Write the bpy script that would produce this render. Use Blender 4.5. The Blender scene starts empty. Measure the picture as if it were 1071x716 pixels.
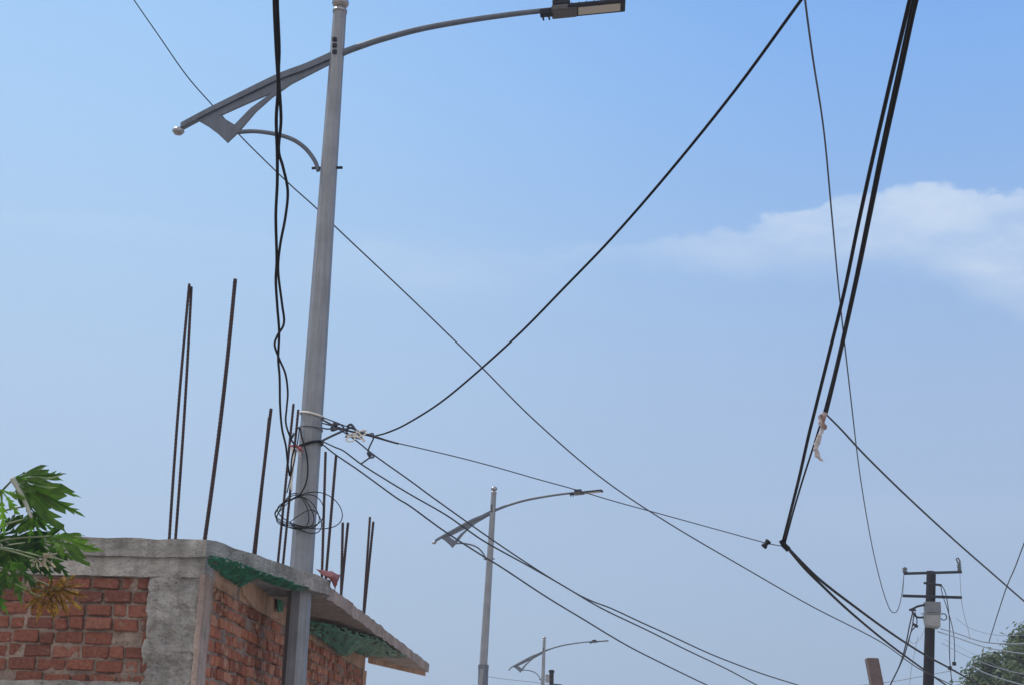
import bpy, bmesh, math, random
from mathutils import Vector, Matrix, noise
random.seed(7)
C = bpy.context.scene.collection
S = bpy.context.scene
R = math.radians
# ------------------------------------------------------------------ camera
W, H, F = 1071.0, 716.0, 1500.0
EYE = Vector((0, 0, 1.6))
yaw, pitch, roll = R(-3.5), R(17.5), R(1.5)
fw = Vector((math.sin(yaw)*math.cos(pitch), math.cos(yaw)*math.cos(pitch), math.sin(pitch)))
rt = Vector((math.cos(yaw), -math.sin(yaw), 0)); up = rt.cross(fw)
rt2 = rt*math.cos(roll)+up*math.sin(roll); up2 = up*math.cos(roll)-rt*math.sin(roll)
cam = bpy.data.cameras.new('camera'); co = bpy.data.objects.new('camera', cam); C.objects.link(co)
m = Matrix((rt2, up2, -fw)).transposed().to_4x4(); m.translation = EYE
co.matrix_world = m
cam.sensor_width = 36; cam.lens = F/W*36; cam.clip_end = 6000; cam.clip_start = .05
S.camera = co

def ray(px, py): return fw + rt2*((px-W/2)/F) - up2*((py-H/2)/F)
def onY(px, py, Y): v = ray(px, py); return EYE+v*(Y/v.y)
def onX(px, py, X): v = ray(px, py); return EYE+v*(X/v.x)
def onZ(px, py, Z): v = ray(px, py); return EYE+v*((Z-1.6)/v.z)

# ------------------------------------------------------------------ helpers
def tag(o, label=None, cat=None, group=None, kind=None):
    if label: o['label'] = label
    if cat: o['category'] = cat
    if group: o['group'] = group
    if kind: o['kind'] = kind
    return o
def empty(name, loc=(0, 0, 0)):
    o = bpy.data.objects.new(name, None); C.objects.link(o); o.location = loc; o.empty_display_size = .1
    return o
def obj(name, bm, mat, parent=None, smooth=False):
    me = bpy.data.meshes.new(name)
    bmesh.ops.recalc_face_normals(bm, faces=bm.faces[:])
    bm.to_mesh(me); bm.free()
    if smooth:
        for p in me.polygons: p.use_smooth = True
    me.materials.append(mat)
    o = bpy.data.objects.new(name, me); C.objects.link(o)
    if parent is not None:
        o.parent = parent
        q, off = parent, Vector((0, 0, 0))
        while q is not None: off += q.location; q = q.parent
        me.transform(Matrix.Translation(-off))
    return o
def catmull(pts, n=6):
    out = []
    P = [pts[0]]+list(pts)+[pts[-1]]
    for i in range(1, len(P)-2):
        a, b, c, d = P[i-1], P[i], P[i+1], P[i+2]
        for k in range(n):
            t = k/n
            out.append(.5*((2*b)+(c-a)*t+(2*a-5*b+4*c-d)*t*t+(3*b-a-3*c+d)*t**3))
    out.append(P[-2]); return out
def add_tube(bm, pts, r, sides=8, rfun=None, cap=True):
    prev = None; rings = []
    ref = Vector((0.12, 1, .31)).normalized()
    for i, p in enumerate(pts):
        t = (pts[min(i+1, len(pts)-1)]-pts[max(i-1, 0)])
        if t.length < 1e-7: t = Vector((0, 0, 1))
        t.normalize()
        if prev is None:
            n = t.cross(ref)
            if n.length < .05: n = t.cross(Vector((1, 0, 0)))
            n.normalize()
        else:
            n = (prev-t*prev.dot(t))
            if n.length < 1e-6: n = t.cross(ref)
            n.normalize()
        prev = n; b = t.cross(n)
        rr = rfun(i/(len(pts)-1)) if rfun else r
        rings.append([bm.verts.new(p+(n*math.cos(a)+b*math.sin(a))*rr) for a in [2*math.pi*k/sides for k in range(sides)]])
    for a, b in zip(rings, rings[1:]):
        for k in range(sides):
            bm.faces.new((a[k], a[(k+1) % sides], b[(k+1) % sides], b[k]))
    if cap:
        bm.faces.new(rings[0][::-1]); bm.faces.new(rings[-1])
def add_box(bm, c, s, rot=None, bevel=0):
    M = Matrix.Translation(c)
    if rot is not None: M = M @ rot.to_4x4()
    g = bmesh.ops.create_cube(bm, size=1, matrix=M @ Matrix.Diagonal((*s, 1)))
    if bevel:
        es = set(e for v in g['verts'] for e in v.link_edges)
        bmesh.ops.bevel(bm, geom=list(es), offset=bevel, segments=2, affect='EDGES', profile=.6)
def add_lathe(bm, prof, c, sides=16):
    rings = []
    for r, z in prof:
        rings.append([bm.verts.new(c+Vector((r*math.cos(a), r*math.sin(a), z))) for a in [2*math.pi*k/sides for k in range(sides)]])
    for a, b in zip(rings, rings[1:]):
        for k in range(sides): bm.faces.new((a[k], a[(k+1) % sides], b[(k+1) % sides], b[k]))
    bm.faces.new(rings[0][::-1]); bm.faces.new(rings[-1])
def add_prism(bm, poly, off):
    """closed polygon (list of Vectors) extruded by the vector off"""
    a = [bm.verts.new(p) for p in poly]; b = [bm.verts.new(p+off) for p in poly]
    n = len(a); bm.faces.new(a); bm.faces.new(b[::-1])
    for k in range(n): bm.faces.new((a[k], b[k], b[(k+1) % n], a[(k+1) % n]))
def BM(): return bmesh.new()

# ------------------------------------------------------------------ materials
def mat(name, col, rough=.7, metal=0, noise_amt=.25, noise_scale=6, bump=.0, bump_scale=40, col2=None, spec=.5, detail=8, streak=0):
    m = bpy.data.materials.new(name); m.use_nodes = True
    nt = m.node_tree; N = nt.nodes; L = nt.links; b = N['Principled BSDF']
    b.inputs['Roughness'].default_value = rough; b.inputs['Metallic'].default_value = metal
    b.inputs['Specular IOR Level'].default_value = spec
    tc = N.new('ShaderNodeTexCoord')
    nz = N.new('ShaderNodeTexNoise'); nz.inputs['Scale'].default_value = noise_scale; nz.inputs['Detail'].default_value = detail
    nz.inputs['Roughness'].default_value = .65
    L.new(tc.outputs['Object'], nz.inputs['Vector'])
    cr = N.new('ShaderNodeValToRGB'); cr.color_ramp.elements[0].position = .3; cr.color_ramp.elements[1].position = .7
    c2 = col2 or tuple(min(1, c*(1+noise_amt)) for c in col)
    c1 = col if col2 else tuple(c*(1-noise_amt) for c in col)
    cr.color_ramp.elements[0].color = (*c1, 1); cr.color_ramp.elements[1].color = (*c2, 1)
    L.new(nz.outputs['Fac'], cr.inputs['Fac']); L.new(cr.outputs['Color'], b.inputs['Base Color'])
    if streak:      # grime and rust runs along the height
        mp = N.new('ShaderNodeMapping'); mp.inputs['Scale'].default_value = (38, 38, 1.7); L.new(tc.outputs['Object'], mp.inputs['Vector'])
        n3 = N.new('ShaderNodeTexNoise'); n3.inputs['Scale'].default_value = 1; n3.inputs['Detail'].default_value = 5; n3.inputs['Roughness'].default_value = .7
        L.new(mp.outputs['Vector'], n3.inputs['Vector'])
        c3 = N.new('ShaderNodeValToRGB'); c3.color_ramp.elements[0].position = .36; c3.color_ramp.elements[1].position = .56
        c3.color_ramp.elements[0].color = (.45, .38, .34, 1); c3.color_ramp.elements[1].color = (1, 1, 1, 1); L.new(n3.outputs['Fac'], c3.inputs['Fac'])
        ml = N.new('ShaderNodeMix'); ml.data_type = 'RGBA'; ml.blend_type = 'MULTIPLY'; ml.inputs[0].default_value = streak
        L.new(cr.outputs['Color'], ml.inputs[6]); L.new(c3.outputs['Color'], ml.inputs[7]); L.new(ml.outputs[2], b.inputs['Base Color'])
    if bump:
        n2 = N.new('ShaderNodeTexNoise'); n2.inputs['Scale'].default_value = bump_scale; n2.inputs['Detail'].default_value = 6
        L.new(tc.outputs['Object'], n2.inputs['Vector'])
        bp = N.new('ShaderNodeBump'); bp.inputs['Strength'].default_value = bump; bp.inputs['Distance'].default_value = .02
        L.new(n2.outputs['Fac'], bp.inputs['Height']); L.new(bp.outputs['Normal'], b.inputs['Normal'])
    return m
M_cable = mat('black_cable', (.004, .004, .009), .75, spec=.25, noise_amt=.3, noise_scale=3)
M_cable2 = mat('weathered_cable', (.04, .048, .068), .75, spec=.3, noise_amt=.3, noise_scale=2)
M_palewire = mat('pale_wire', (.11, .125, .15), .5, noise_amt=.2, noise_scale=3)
M_galv = mat('galvanised_steel', (.175, .19, .22), .5, metal=.15, streak=.3, noise_amt=.16, noise_scale=5, bump=.15, bump_scale=25)
M_galvd = mat('arm_paint', (.07, .088, .125), .5, streak=.3, metal=.1, noise_amt=.18, noise_scale=8)
M_ball = mat('polished_ball', (.26, .26, .28), .38, metal=.9, noise_amt=.2, noise_scale=12)
M_dark = mat('dark_housing', (.008, .01, .02), .6, spec=.2, noise_amt=.25, noise_scale=9)
M_hous = mat('driver_housing', (.035, .032, .035), .5, noise_amt=.3, noise_scale=20)
M_lens = mat('lamp_lens', (.36, .33, .3), .3, noise_amt=.1, noise_scale=30)
M_rust = mat('rusty_bar', (.014, .01, .014), .85, noise_amt=.5, noise_scale=9, col2=(.045, .02, .022))
M_cloth = mat('pale_rag', (.36, .33, .34), .95, noise_amt=.3, noise_scale=30, bump=.5, bump_scale=80)
M_ragbr = mat('brown_rag', (.20, .13, .12), .95, noise_amt=.35, noise_scale=30, bump=.5, bump_scale=80)
M_red = mat('red_cloth', (.22, .05, .06), .95, noise_amt=.3, noise_scale=25)
M_strap = mat('pale_strap', (.55, .53, .5), .8, noise_amt=.15)
M_green = None
M_redsheet = mat('red_sheet', (.14, .03, .025), .7, noise_amt=.3, noise_scale=9, bump=.3)
M_polew = mat('dark_pole', (.007, .005, .008), .95, spec=.1, noise_amt=.4, noise_scale=4, bump=.3, bump_scale=12)
M_postw = mat('brown_post', (.09, .066, .066), .9, noise_amt=.3, noise_scale=8, bump=.3, bump_scale=20)
M_box = mat('grey_box', (.2, .215, .235), .6, noise_amt=.16, noise_scale=5)
M_boxd = mat('dark_box', (.10, .11, .13), .6, noise_amt=.2, noise_scale=5)
M_porc = mat('insulator', (.05, .06, .075), .35, noise_amt=.2)
M_gap = mat('dark_gap', (.022, .017, .015), .7, noise_amt=.4)  # darkness of the shaded gap beside the near lamp pole, as a colour

def concrete(name, c1, c2, lines=0.0, bump=.6):
    m = bpy.data.materials.new(name); m.use_nodes = True
    nt = m.node_tree; N = nt.nodes; L = nt.links; b = N['Principled BSDF']; b.inputs['Roughness'].default_value = .92
    b.inputs['Specular IOR Level'].default_value = .25
    tc = N.new('ShaderNodeTexCoord')
    n1 = N.new('ShaderNodeTexNoise'); n1.inputs['Scale'].default_value = 2.6; n1.inputs['Detail'].default_value = 12; n1.inputs['Roughness'].default_value = .72
    mp = N.new('ShaderNodeMapping'); mp.inputs['Scale'].default_value = (1, 1, 1.6)
    L.new(tc.outputs['Object'], mp.inputs['Vector']); L.new(mp.outputs['Vector'], n1.inputs['Vector'])
    cr = N.new('ShaderNodeValToRGB'); e = cr.color_ramp.elements
    e[0].position = .32; e[0].color = (*c1, 1); e[1].position = .68; e[1].color = (*c2, 1)
    L.new(n1.outputs['Fac'], cr.inputs['Fac'])
    # damp streaks running down
    mp2 = N.new('ShaderNodeMapping'); mp2.inputs['Scale'].default_value = (14, 14, 1.2); L.new(tc.outputs['Object'], mp2.inputs['Vector'])
    n2 = N.new('ShaderNodeTexNoise'); n2.inputs['Scale'].default_value = 1; n2.inputs['Detail'].default_value = 4; L.new(mp2.outputs['Vector'], n2.inputs['Vector'])
    cr2 = N.new('ShaderNodeValToRGB'); cr2.color_ramp.elements[0].position = .38; cr2.color_ramp.elements[1].position = .6
    cr2.color_ramp.elements[0].color = (.68, .66, .65, 1); cr2.color_ramp.elements[1].color = (1, 1, 1, 1)
    L.new(n2.outputs['Fac'], cr2.inputs['Fac'])
    mx = N.new('ShaderNodeMix'); mx.data_type = 'RGBA'; mx.blend_type = 'MULTIPLY'; mx.inputs['Factor'].default_value = .7
    L.new(cr.outputs['Color'], mx.inputs[6]); L.new(cr2.outputs['Color'], mx.inputs[7])
    # pits
    vo = N.new('ShaderNodeTexNoise'); vo.inputs['Scale'].default_value = 46; vo.inputs['Detail'].default_value = 6; L.new(tc.outputs['Object'], vo.inputs['Vector'])
    cr3 = N.new('ShaderNodeValToRGB'); cr3.color_ramp.elements[0].position = .28; cr3.color_ramp.elements[1].position = .42
    cr3.color_ramp.elements[0].color = (.5, .48, .46, 1); cr3.color_ramp.elements[1].color = (1, 1, 1, 1)
    L.new(vo.outputs['Fac'], cr3.inputs['Fac'])
    mx2 = N.new('ShaderNodeMix'); mx2.data_type = 'RGBA'; mx2.blend_type = 'MULTIPLY'; mx2.inputs['Factor'].default_value = .8
    L.new(mx.outputs[2], mx2.inputs[6]); L.new(cr3.outputs['Color'], mx2.inputs[7]); L.new(mx2.outputs[2], b.inputs['Base Color'])
    if lines:       # marks of the form boards
        mp4 = N.new('ShaderNodeMapping'); mp4.inputs['Scale'].default_value = (.6, .6, 11); L.new(tc.outputs['Object'], mp4.inputs['Vector'])
        n4 = N.new('ShaderNodeTexNoise'); n4.inputs['Scale'].default_value = 1.6; n4.inputs['Detail'].default_value = 3; L.new(mp4.outputs['Vector'], n4.inputs['Vector'])
        c4 = N.new('ShaderNodeValToRGB'); e4 = c4.color_ramp.elements; e4[0].position = .44; e4[1].position = .53
        e4[0].color = (1, 1, 1, 1); e4[1].color = (.86, .85, .84, 1); q = e4.new(.485); q.color = (.5, .48, .47, 1)
        L.new(n4.outputs['Fac'], c4.inputs['Fac'])
        mx4 = N.new('ShaderNodeMix'); mx4.data_type = 'RGBA'; mx4.blend_type = 'MULTIPLY'; mx4.inputs['Factor'].default_value = lines
        L.new(mx2.outputs[2], mx4.inputs[6]); L.new(c4.outputs['Color'], mx4.inputs[7]); L.new(mx4.outputs[2], b.inputs['Base Color'])
    bp = N.new('ShaderNodeBump'); bp.inputs['Strength'].default_value = bump; bp.inputs['Distance'].default_value = .03
    ad = N.new('ShaderNodeMath'); ad.operation = 'ADD'; L.new(vo.outputs['Fac'], ad.inputs[0]); L.new(n1.outputs['Fac'], ad.inputs[1])
    L.new(ad.outputs[0], bp.inputs['Height']); L.new(bp.outputs['Normal'], b.inputs['Normal'])
    return m
M_conc = concrete('rough_concrete', (.17, .166, .163), (.44, .43, .42), .22, bump=.9)
M_concb = concrete('brown_concrete', (.21, .165, .145), (.36, .30, .27), bump=.35)
M_plast = concrete('beige_plaster', (.34, .2, .13), (.5, .34, .25), bump=.4)
M_pink = concrete('pink_edge_plaster', (.26, .20, .18), (.38, .31, .28), bump=.4)
M_mortar = concrete('mortar', (.16, .12, .105), (.34, .27, .235), bump=.8)

def brick_mat(name, cols, mort, mamt):
    m = bpy.data.materials.new(name); m.use_nodes = True
    nt = m.node_tree; N = nt.nodes; L = nt.links; b = N['Principled BSDF']; b.inputs['Roughness'].default_value = .9
    b.inputs['Specular IOR Level'].default_value = .2
    at = N.new('ShaderNodeAttribute'); at.attribute_name = 'shade'
    cr = N.new('ShaderNodeValToRGB'); e = cr.color_ramp.elements
    e[0].color = (*cols[0], 1); e[1].color = (*cols[-1], 1)
    for i, c in enumerate(cols[1:-1]):
        q = e.new((i+1)/(len(cols)-1)); q.color = (*c, 1)
    L.new(at.outputs['Fac'], cr.inputs['Fac'])
    tc = N.new('ShaderNodeTexCoord')
    n1 = N.new('ShaderNodeTexNoise'); n1.inputs['Scale'].default_value = 9; n1.inputs['Detail'].default_value = 10; n1.inputs['Roughness'].default_value = .7
    L.new(tc.outputs['Object'], n1.inputs['Vector'])
    c2 = N.new('ShaderNodeValToRGB'); c2.color_ramp.elements[0].position = mamt; c2.color_ramp.elements[1].position = mamt+.1
    L.new(n1.outputs['Fac'], c2.inputs['Fac'])
    mx = N.new('ShaderNodeMix'); mx.data_type = 'RGBA'; L.new(c2.outputs['Color'], mx.inputs[0])
    L.new(cr.outputs['Color'], mx.inputs[6]); mx.inputs[7].default_value = (*mort, 1)
    n3 = N.new('ShaderNodeTexNoise'); n3.inputs['Scale'].default_value = 35; n3.inputs['Detail'].default_value = 8; L.new(tc.outputs['Object'], n3.inputs['Vector'])
    c3 = N.new('ShaderNodeValToRGB'); c3.color_ramp.elements[0].position = .3; c3.color_ramp.elements[1].position = .62
    c3.color_ramp.elements[0].color = (.5, .47, .46, 1); c3.color_ramp.elements[1].color = (1, 1, 1, 1); L.new(n3.outputs['Fac'], c3.inputs['Fac'])
    m2 = N.new('ShaderNodeMix'); m2.data_type = 'RGBA'; m2.blend_type = 'MULTIPLY'; m2.inputs[0].default_value = .75
    L.new(mx.outputs[2], m2.inputs[6]); L.new(c3.outputs['Color'], m2.inputs[7]); L.new(m2.outputs[2], b.inputs['Base Color'])
    bp = N.new('ShaderNodeBump'); bp.inputs['Strength'].default_value = .6; bp.inputs['Distance'].default_value = .015
    L.new(n3.outputs['Fac'], bp.inputs['Height']); L.new(bp.outputs['Normal'], b.inputs['Normal'])
    return m
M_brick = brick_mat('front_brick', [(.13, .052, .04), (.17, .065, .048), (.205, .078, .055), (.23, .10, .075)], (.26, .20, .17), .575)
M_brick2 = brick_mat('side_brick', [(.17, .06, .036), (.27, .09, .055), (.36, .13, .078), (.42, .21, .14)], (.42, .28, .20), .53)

def leaf_mat(name, c1, c2, trans=.45):
    m = bpy.data.materials.new(name); m.use_nodes = True
    nt = m.node_tree; N = nt.nodes; L = nt.links; b = N['Principled BSDF']; b.inputs['Roughness'].default_value = .6
    b.inputs['Specular IOR Level'].default_value = .16
    at = N.new('ShaderNodeAttribute'); at.attribute_name = 'shade'
    tc = N.new('ShaderNodeTexCoord'); n1 = N.new('ShaderNodeTexNoise'); n1.inputs['Scale'].default_value = 14; n1.inputs['Detail'].default_value = 5
    L.new(tc.outputs['Object'], n1.inputs['Vector'])
    ad = N.new('ShaderNodeMath'); ad.operation = 'MULTIPLY_ADD'; ad.inputs[1].default_value = .6; L.new(n1.outputs['Fac'], ad.inputs[0])
    ml = N.new('ShaderNodeMath'); ml.operation = 'MULTIPLY'; ml.inputs[1].default_value = .6; L.new(at.outputs['Fac'], ml.inputs[0]); L.new(ml.outputs[0], ad.inputs[2])
    cr = N.new('ShaderNodeValToRGB'); cr.color_ramp.elements[0].color = (*c1, 1); cr.color_ramp.elements[1].color = (*c2, 1)
    cr.color_ramp.elements[0].position = .2; cr.color_ramp.elements[1].position = .9
    L.new(ad.outputs[0], cr.inputs['Fac']); L.new(cr.outputs['Color'], b.inputs['Base Color'])
    t = N.new('ShaderNodeBsdfTranslucent'); L.new(cr.outputs['Color'], t.inputs['Color'])
    g = N.new('ShaderNodeMix'); g.data_type = 'RGBA'; g.blend_type = 'MULTIPLY'; g.inputs[0].default_value = 1
    L.new(cr.outputs['Color'], g.inputs[6]); g.inputs[7].default_value = (1.5, 1.9, .8, 1); L.new(g.outputs[2], t.inputs['Color'])
    mx = N.new('ShaderNodeMixShader'); mx.inputs[0].default_value = trans
    L.new(b.outputs[0], mx.inputs[1]); L.new(t.outputs[0], mx.inputs[2]); L.new(mx.outputs[0], N['Material Output'].inputs['Surface'])
    return m
M_leaf = leaf_mat('papaya_leaf', (.008, .032, .013), (.10, .19, .03), .45)
M_dry = leaf_mat('dry_leaf', (.15, .07, .02), (.32, .17, .04), .3)
M_paledry = leaf_mat('withered_leaf', (.3, .25, .25), (.48, .4, .4), .3)
M_petiole = mat('petiole', (.10, .14, .06), .6, noise_amt=.2)
M_rib = mat('pale_stalk', (.24, .26, .22), .6, noise_amt=.2)
M_bark = mat('bark', (.12, .1, .08), .9, noise_amt=.3, bump=.5)
M_tree = leaf_mat('tree_leaf', (.03, .05, .03), (.12, .15, .09), .2)

def plastic_mat():
    m = bpy.data.materials.new('green_plastic'); m.use_nodes = True
    nt = m.node_tree; N = nt.nodes; L = nt.links; b = N['Principled BSDF']; b.inputs['Roughness'].default_value = .5; b.inputs['Specular IOR Level'].default_value = .2
    tc = N.new('ShaderNodeTexCoord'); mp = N.new('ShaderNodeMapping'); mp.inputs['Scale'].default_value = (6, 3, 9); mp.inputs['Rotation'].default_value = (.5, .3, .6)
    L.new(tc.outputs['Object'], mp.inputs[0])
    n = N.new('ShaderNodeTexNoise'); n.inputs['Scale'].default_value = 2.2; n.inputs['Detail'].default_value = 9; n.inputs['Roughness'].default_value = .75; n.inputs['Distortion'].default_value = 1.2
    L.new(mp.outputs[0], n.inputs['Vector'])
    cr = N.new('ShaderNodeValToRGB'); e = cr.color_ramp.elements; e[0].position = .36; e[0].color = (.012, .05, .035, 1); e[1].position = .72; e[1].color = (.035, .40, .26, 1)
    q = e.new(.52); q.color = (.008, .16, .09, 1)
    L.new(n.outputs['Fac'], cr.inputs['Fac']); L.new(cr.outputs['Color'], b.inputs['Base Color'])
    bp = N.new('ShaderNodeBump'); bp.inputs['Strength'].default_value = .8; bp.inputs['Distance'].default_value = .02; L.new(n.outputs['Fac'], bp.inputs['Height']); L.new(bp.outputs['Normal'], b.inputs['Normal'])
    return m
M_green = plastic_mat()

# ------------------------------------------------------------------ ground and road (below the frame)
def plane(name, x0, x1, y0, y1, z, mt, th=0):
    bm = BM()
    if th: add_box(bm, Vector(((x0+x1)/2, (y0+y1)/2, z-th/2)), (x1-x0, y1-y0, th))
    else: bm.faces.new([bm.verts.new(v) for v in ((x0, y0, z), (x1, y0, z), (x1, y1, z), (x0, y1, z))])
    return tag(obj(name, bm, mt), kind='structure')
M_ground = mat('dusty_ground', (.34, .27, .2), .95, noise_amt=.3, noise_scale=.6, bump=.4)
M_asph = mat('concrete_road', (.28, .26, .24), .9, noise_amt=.25, noise_scale=3, bump=.3, bump_scale=60)
M_pave = mat('pavement', (.34, .31, .28), .9, noise_amt=.2, noise_scale=2, bump=.2)
M_line = mat('road_paint', (.7, .7, .68), .7, noise_amt=.1)
plane('ground', -1500, 1500, -1500, 1500, 0, M_ground)
plane('road', -1.9, 5.6, -60, 400, .004, M_asph)
plane('road_marking', 1.79, 1.91, -60, 400, .008, M_line)
plane('pavement', -3.2, -2.05, -60, 400, .13, M_pave, .14)
plane('kerb', -2.05, -1.9, -60, 400, .15, M_pave, .16)

# ------------------------------------------------------------------ street lamps
YP = 11.78
PT = onY(355.5, 12, YP)                    # top of the shaft
PX, PZ = PT.x, PT.z
def make_lamp():
    root = empty('street_lamp', (PX, YP, .13))
    O = Vector((PX, YP, 0))
    def q(px, py, dy=0): p = onY(px, py, YP); return Vector((p.x, YP+dy, p.z))
    bm = BM(); n = 8; zs = [.16, 2.8, 5.0, PZ]; rs = [.105, .098, .092, .062]
    rings = []
    for z, r in zip(zs, rs):
        rings.append([bm.verts.new(O+Vector((r*math.cos(a), r*math.sin(a), z))) for a in [2*math.pi*(k+.32)/n for k in range(n)]])
    for a, b in zip(rings, rings[1:]):
        for k in range(n): bm.faces.new((a[k], a[(k+1) % n], b[(k+1) % n], b[k]))
    bm.faces.new(rings[-1])
    obj('pole', bm, M_galv, root)
    bm = BM(); add_box(bm, O+Vector((0, 0, .155)), (.36, .36, .03), bevel=.005)
    obj('base_plate', bm, M_galv, root)
    bm = BM(); z = PZ
    add_lathe(bm, [(.068, z-.015), (.068, z+.012), (.04, z+.015), (.035, z+.035), (.046, z+.042), (.074, z+.066), (.08, z+.088), (.074, z+.112), (.046, z+.138), (.014, z+.146)], O, 20)
    obj('finial', bm, M_ball, root, True)
    # dark slots in the shaft
    for i, py in enumerate((45, 51.5, 58)):
        p = q(351.2, py); bm = BM(); add_box(bm, Vector((p.x, YP-.068, p.z)), (.04, .02, .036), bevel=.002)
        obj('slot', bm, M_dark, root)
    # left beam (box section)
    def beam(bm, top, wid, hh):
        top = catmull([q(*t) for t in top], 5)
        rings = []
        for i, p in enumerate(top):
            h = hh(i/(len(top)-1))
            rings.append([bm.verts.new(p+Vector((0, s*wid, -d))) for s, d in ((-1, 0), (1, 0), (1, h), (-1, h))])
        for a, b in zip(rings, rings[1:]):
            for k in range(4): bm.faces.new((a[k], a[(k+1) % 4], b[(k+1) % 4], b[k]))
        bm.faces.new(rings[0]); bm.faces.new(rings[-1][::-1])
    bm = BM(); beam(bm, [(190, 130), (215, 116.5), (240, 104), (290, 79.5), (320, 68), (347, 56)], .035, lambda t: .05+.02*t)
    obj('beam', bm, M_galvd, root)
    bm = BM()
    outer = [(205, 125), (240, 109), (290, 86.5), (347, 63), (345, 67.5), (305, 88), (285, 102), (268, 117), (251, 137), (246, 142), (238, 149.5), (228, 140), (218, 132.5)]
    a = [bm.verts.new(q(*p, -.012)) for p in outer]
    hole = [bm.verts.new(q(*p, -.012)) for p in [(230, 121.5), (258, 109), (284.5, 97.5), (262, 114), (245.5, 131)]]
    eds = [bm.edges.new((a[i], a[(i+1) % len(a)])) for i in range(len(a))]+[bm.edges.new((hole[i], hole[(i+1) % len(hole)])) for i in range(len(hole))]
    bmesh.ops.triangle_fill(bm, edges=eds, use_beauty=True, use_dissolve=False)
    r = bmesh.ops.extrude_face_region(bm, geom=bm.faces[:])
    bmesh.ops.translate(bm, verts=[v for v in r['geom'] if isinstance(v, bmesh.types.BMVert)], vec=(0, .024, 0))
    obj('bracket_plate', bm, M_galvd, root)
    bm = BM(); add_tube(bm, catmull([q(*t) for t in [(249, 138.5), (266, 137.5), (286, 140), (305, 145.5), (319, 155), (329, 168), (333, 179)]], 6), .02, 8)
    obj('curved_brace', bm, M_galvd, root, True)
    bm = BM(); p = q(333, 176); add_tube(bm, [Vector((p.x-.06, YP-.0, p.z)), Vector((p.x+.22, YP, p.z+.005))], .013, 6)
    obj('clamp_bolt', bm, M_dark, root)
    bm = BM(); p = q(186.5, 137.5)
    add_lathe(bm, [(.0, -.034), (.035, -.028), (.057, 0), (.045, .026), (.01, .036)], p, 16)
    g = q(191, 134); add_tube(bm, [p, g], .018, 8)
    obj('end_ball', bm, M_ball, root, True)
    bm = BM(); add_tube(bm, catmull([q(*t) for t in [(350, 60), (362, 54), (380, 47.5), (400, 41), (440, 30.5), (490, 21.5), (540, 14.5), (577, 10.5)]], 6), .028, 10, rfun=lambda t: .034-.009*t)
    obj('arm', bm, M_galvd, root, True)
    # luminaire, a flat tray seen from below
    A = q(577, 13); B = q(654, 5.5)
    ax = (B-A); L = ax.length; ax.normalize(); ay = Vector((0, 1, 0)); az = ax.cross(ay)
    rot = Matrix((ax, ay, az)).transposed()
    lum_bm = BM()
    def lb(bm, x0, x1, w, z0, z1, bev=.01, yo=0): add_box(bm, A+ax*((x0+x1)/2*L)+az*((z0+z1)/2)+ay*yo, ((x1-x0)*L, w, z1-z0), rot, bev)
    lb(lum_bm, .22, 1, .2, -.014, .02, .01)
    for k in range(7): lb(lum_bm, .27+k*.1, .285+k*.1, .17, .02, .032, 0)
    lum = obj('lamp_head', lum_bm, M_dark, root)
    bm = BM(); lb(bm, .36, .93, .13, -.019, -.012, .002); obj('lens', bm, M_lens, lum)
    bm = BM(); lb(bm, .0, .34, .17, -.03, .028, .014); obj('driver_box', bm, M_hous, lum)
    bm = BM(); lb(bm, .02, .26, .16, .036, .085, .01); obj('photocell_cover', bm, M_dark, lum)
    bm = BM(); lb(bm, -.16, .03, .07, -.03, .03, .01)
    for x in (-.13, -.05): add_tube(bm, [A+ax*x*L-az*.02, A+ax*x*L-az*.075+Vector((.008, 0, 0))], .009, 6)
    obj('clamp', bm, M_dark, lum)
    return root
def copy_tree(o, parent=None):
    c = o.copy(); C.objects.link(c)
    if parent is not None: c.parent = parent
    for ch in [k for k in bpy.data.objects if k.parent == o]: copy_tree(ch, c)
    return c
lamp1 = make_lamp()
tag(lamp1, 'nearest and largest street lamp, grey octagonal pole rising through the concrete canopy', 'street lamp', 'matching street lamps along the road')
def place_lamp(px, py, Y, label, tilt=0, turn=0):
    p = onY(px, py, Y)
    l = copy_tree(lamp1); h_ = PZ-.13; l.rotation_euler = (0, R(tilt), R(turn)); l.location = (p.x-h_*math.sin(R(tilt)), Y, p.z-h_*math.cos(R(tilt))); l['label'] = label
    return l
lampB = place_lamp(517, 515, 34.0, 'second street lamp, midway down the road, with overhead wires crossing its pole', 1.9, -12)
lampC = place_lamp(569.3, 669, 60.5, 'farthest and smallest street lamp, low in the picture next to a short dark post', 1.0, -5)

# ------------------------------------------------------------------ half-built brick building
Pe = onY(327, 599.5, 11.62)
ZT = Pe.z; TH = .13; ZS = ZT-TH
Cn = onZ(217, 563, ZT); A = onZ(347, 606, ZT); B = onZ(449, 692, ZT); E0 = onZ(385, 684, ZS)
WX = Cn.x; WY = Cn.y
YE = onX(382, 700, WX).y
FX0 = WX-3.6
print('roof', ZT, Cn, A, B, 'wall end', YE, E0)
bld = empty('brick_building', (WX-1.5, WY, 0))
tag(bld, 'half-built red brick building with rough concrete column, flat roof slab and projecting canopy', 'building')
def part(name, bm, mt, smooth=False): return obj(name, bm, mt, bld, smooth)
def rough(bm, amt, scale=6, axes=(1, 1, 1)):
    for v in bm.verts:
        n = noise.noise_vector(v.co*scale)+.5*noise.noise_vector(v.co*scale*3.1)
        v.co += Vector((n.x*axes[0], n.y*axes[1], n.z*axes[2]))*amt
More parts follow.
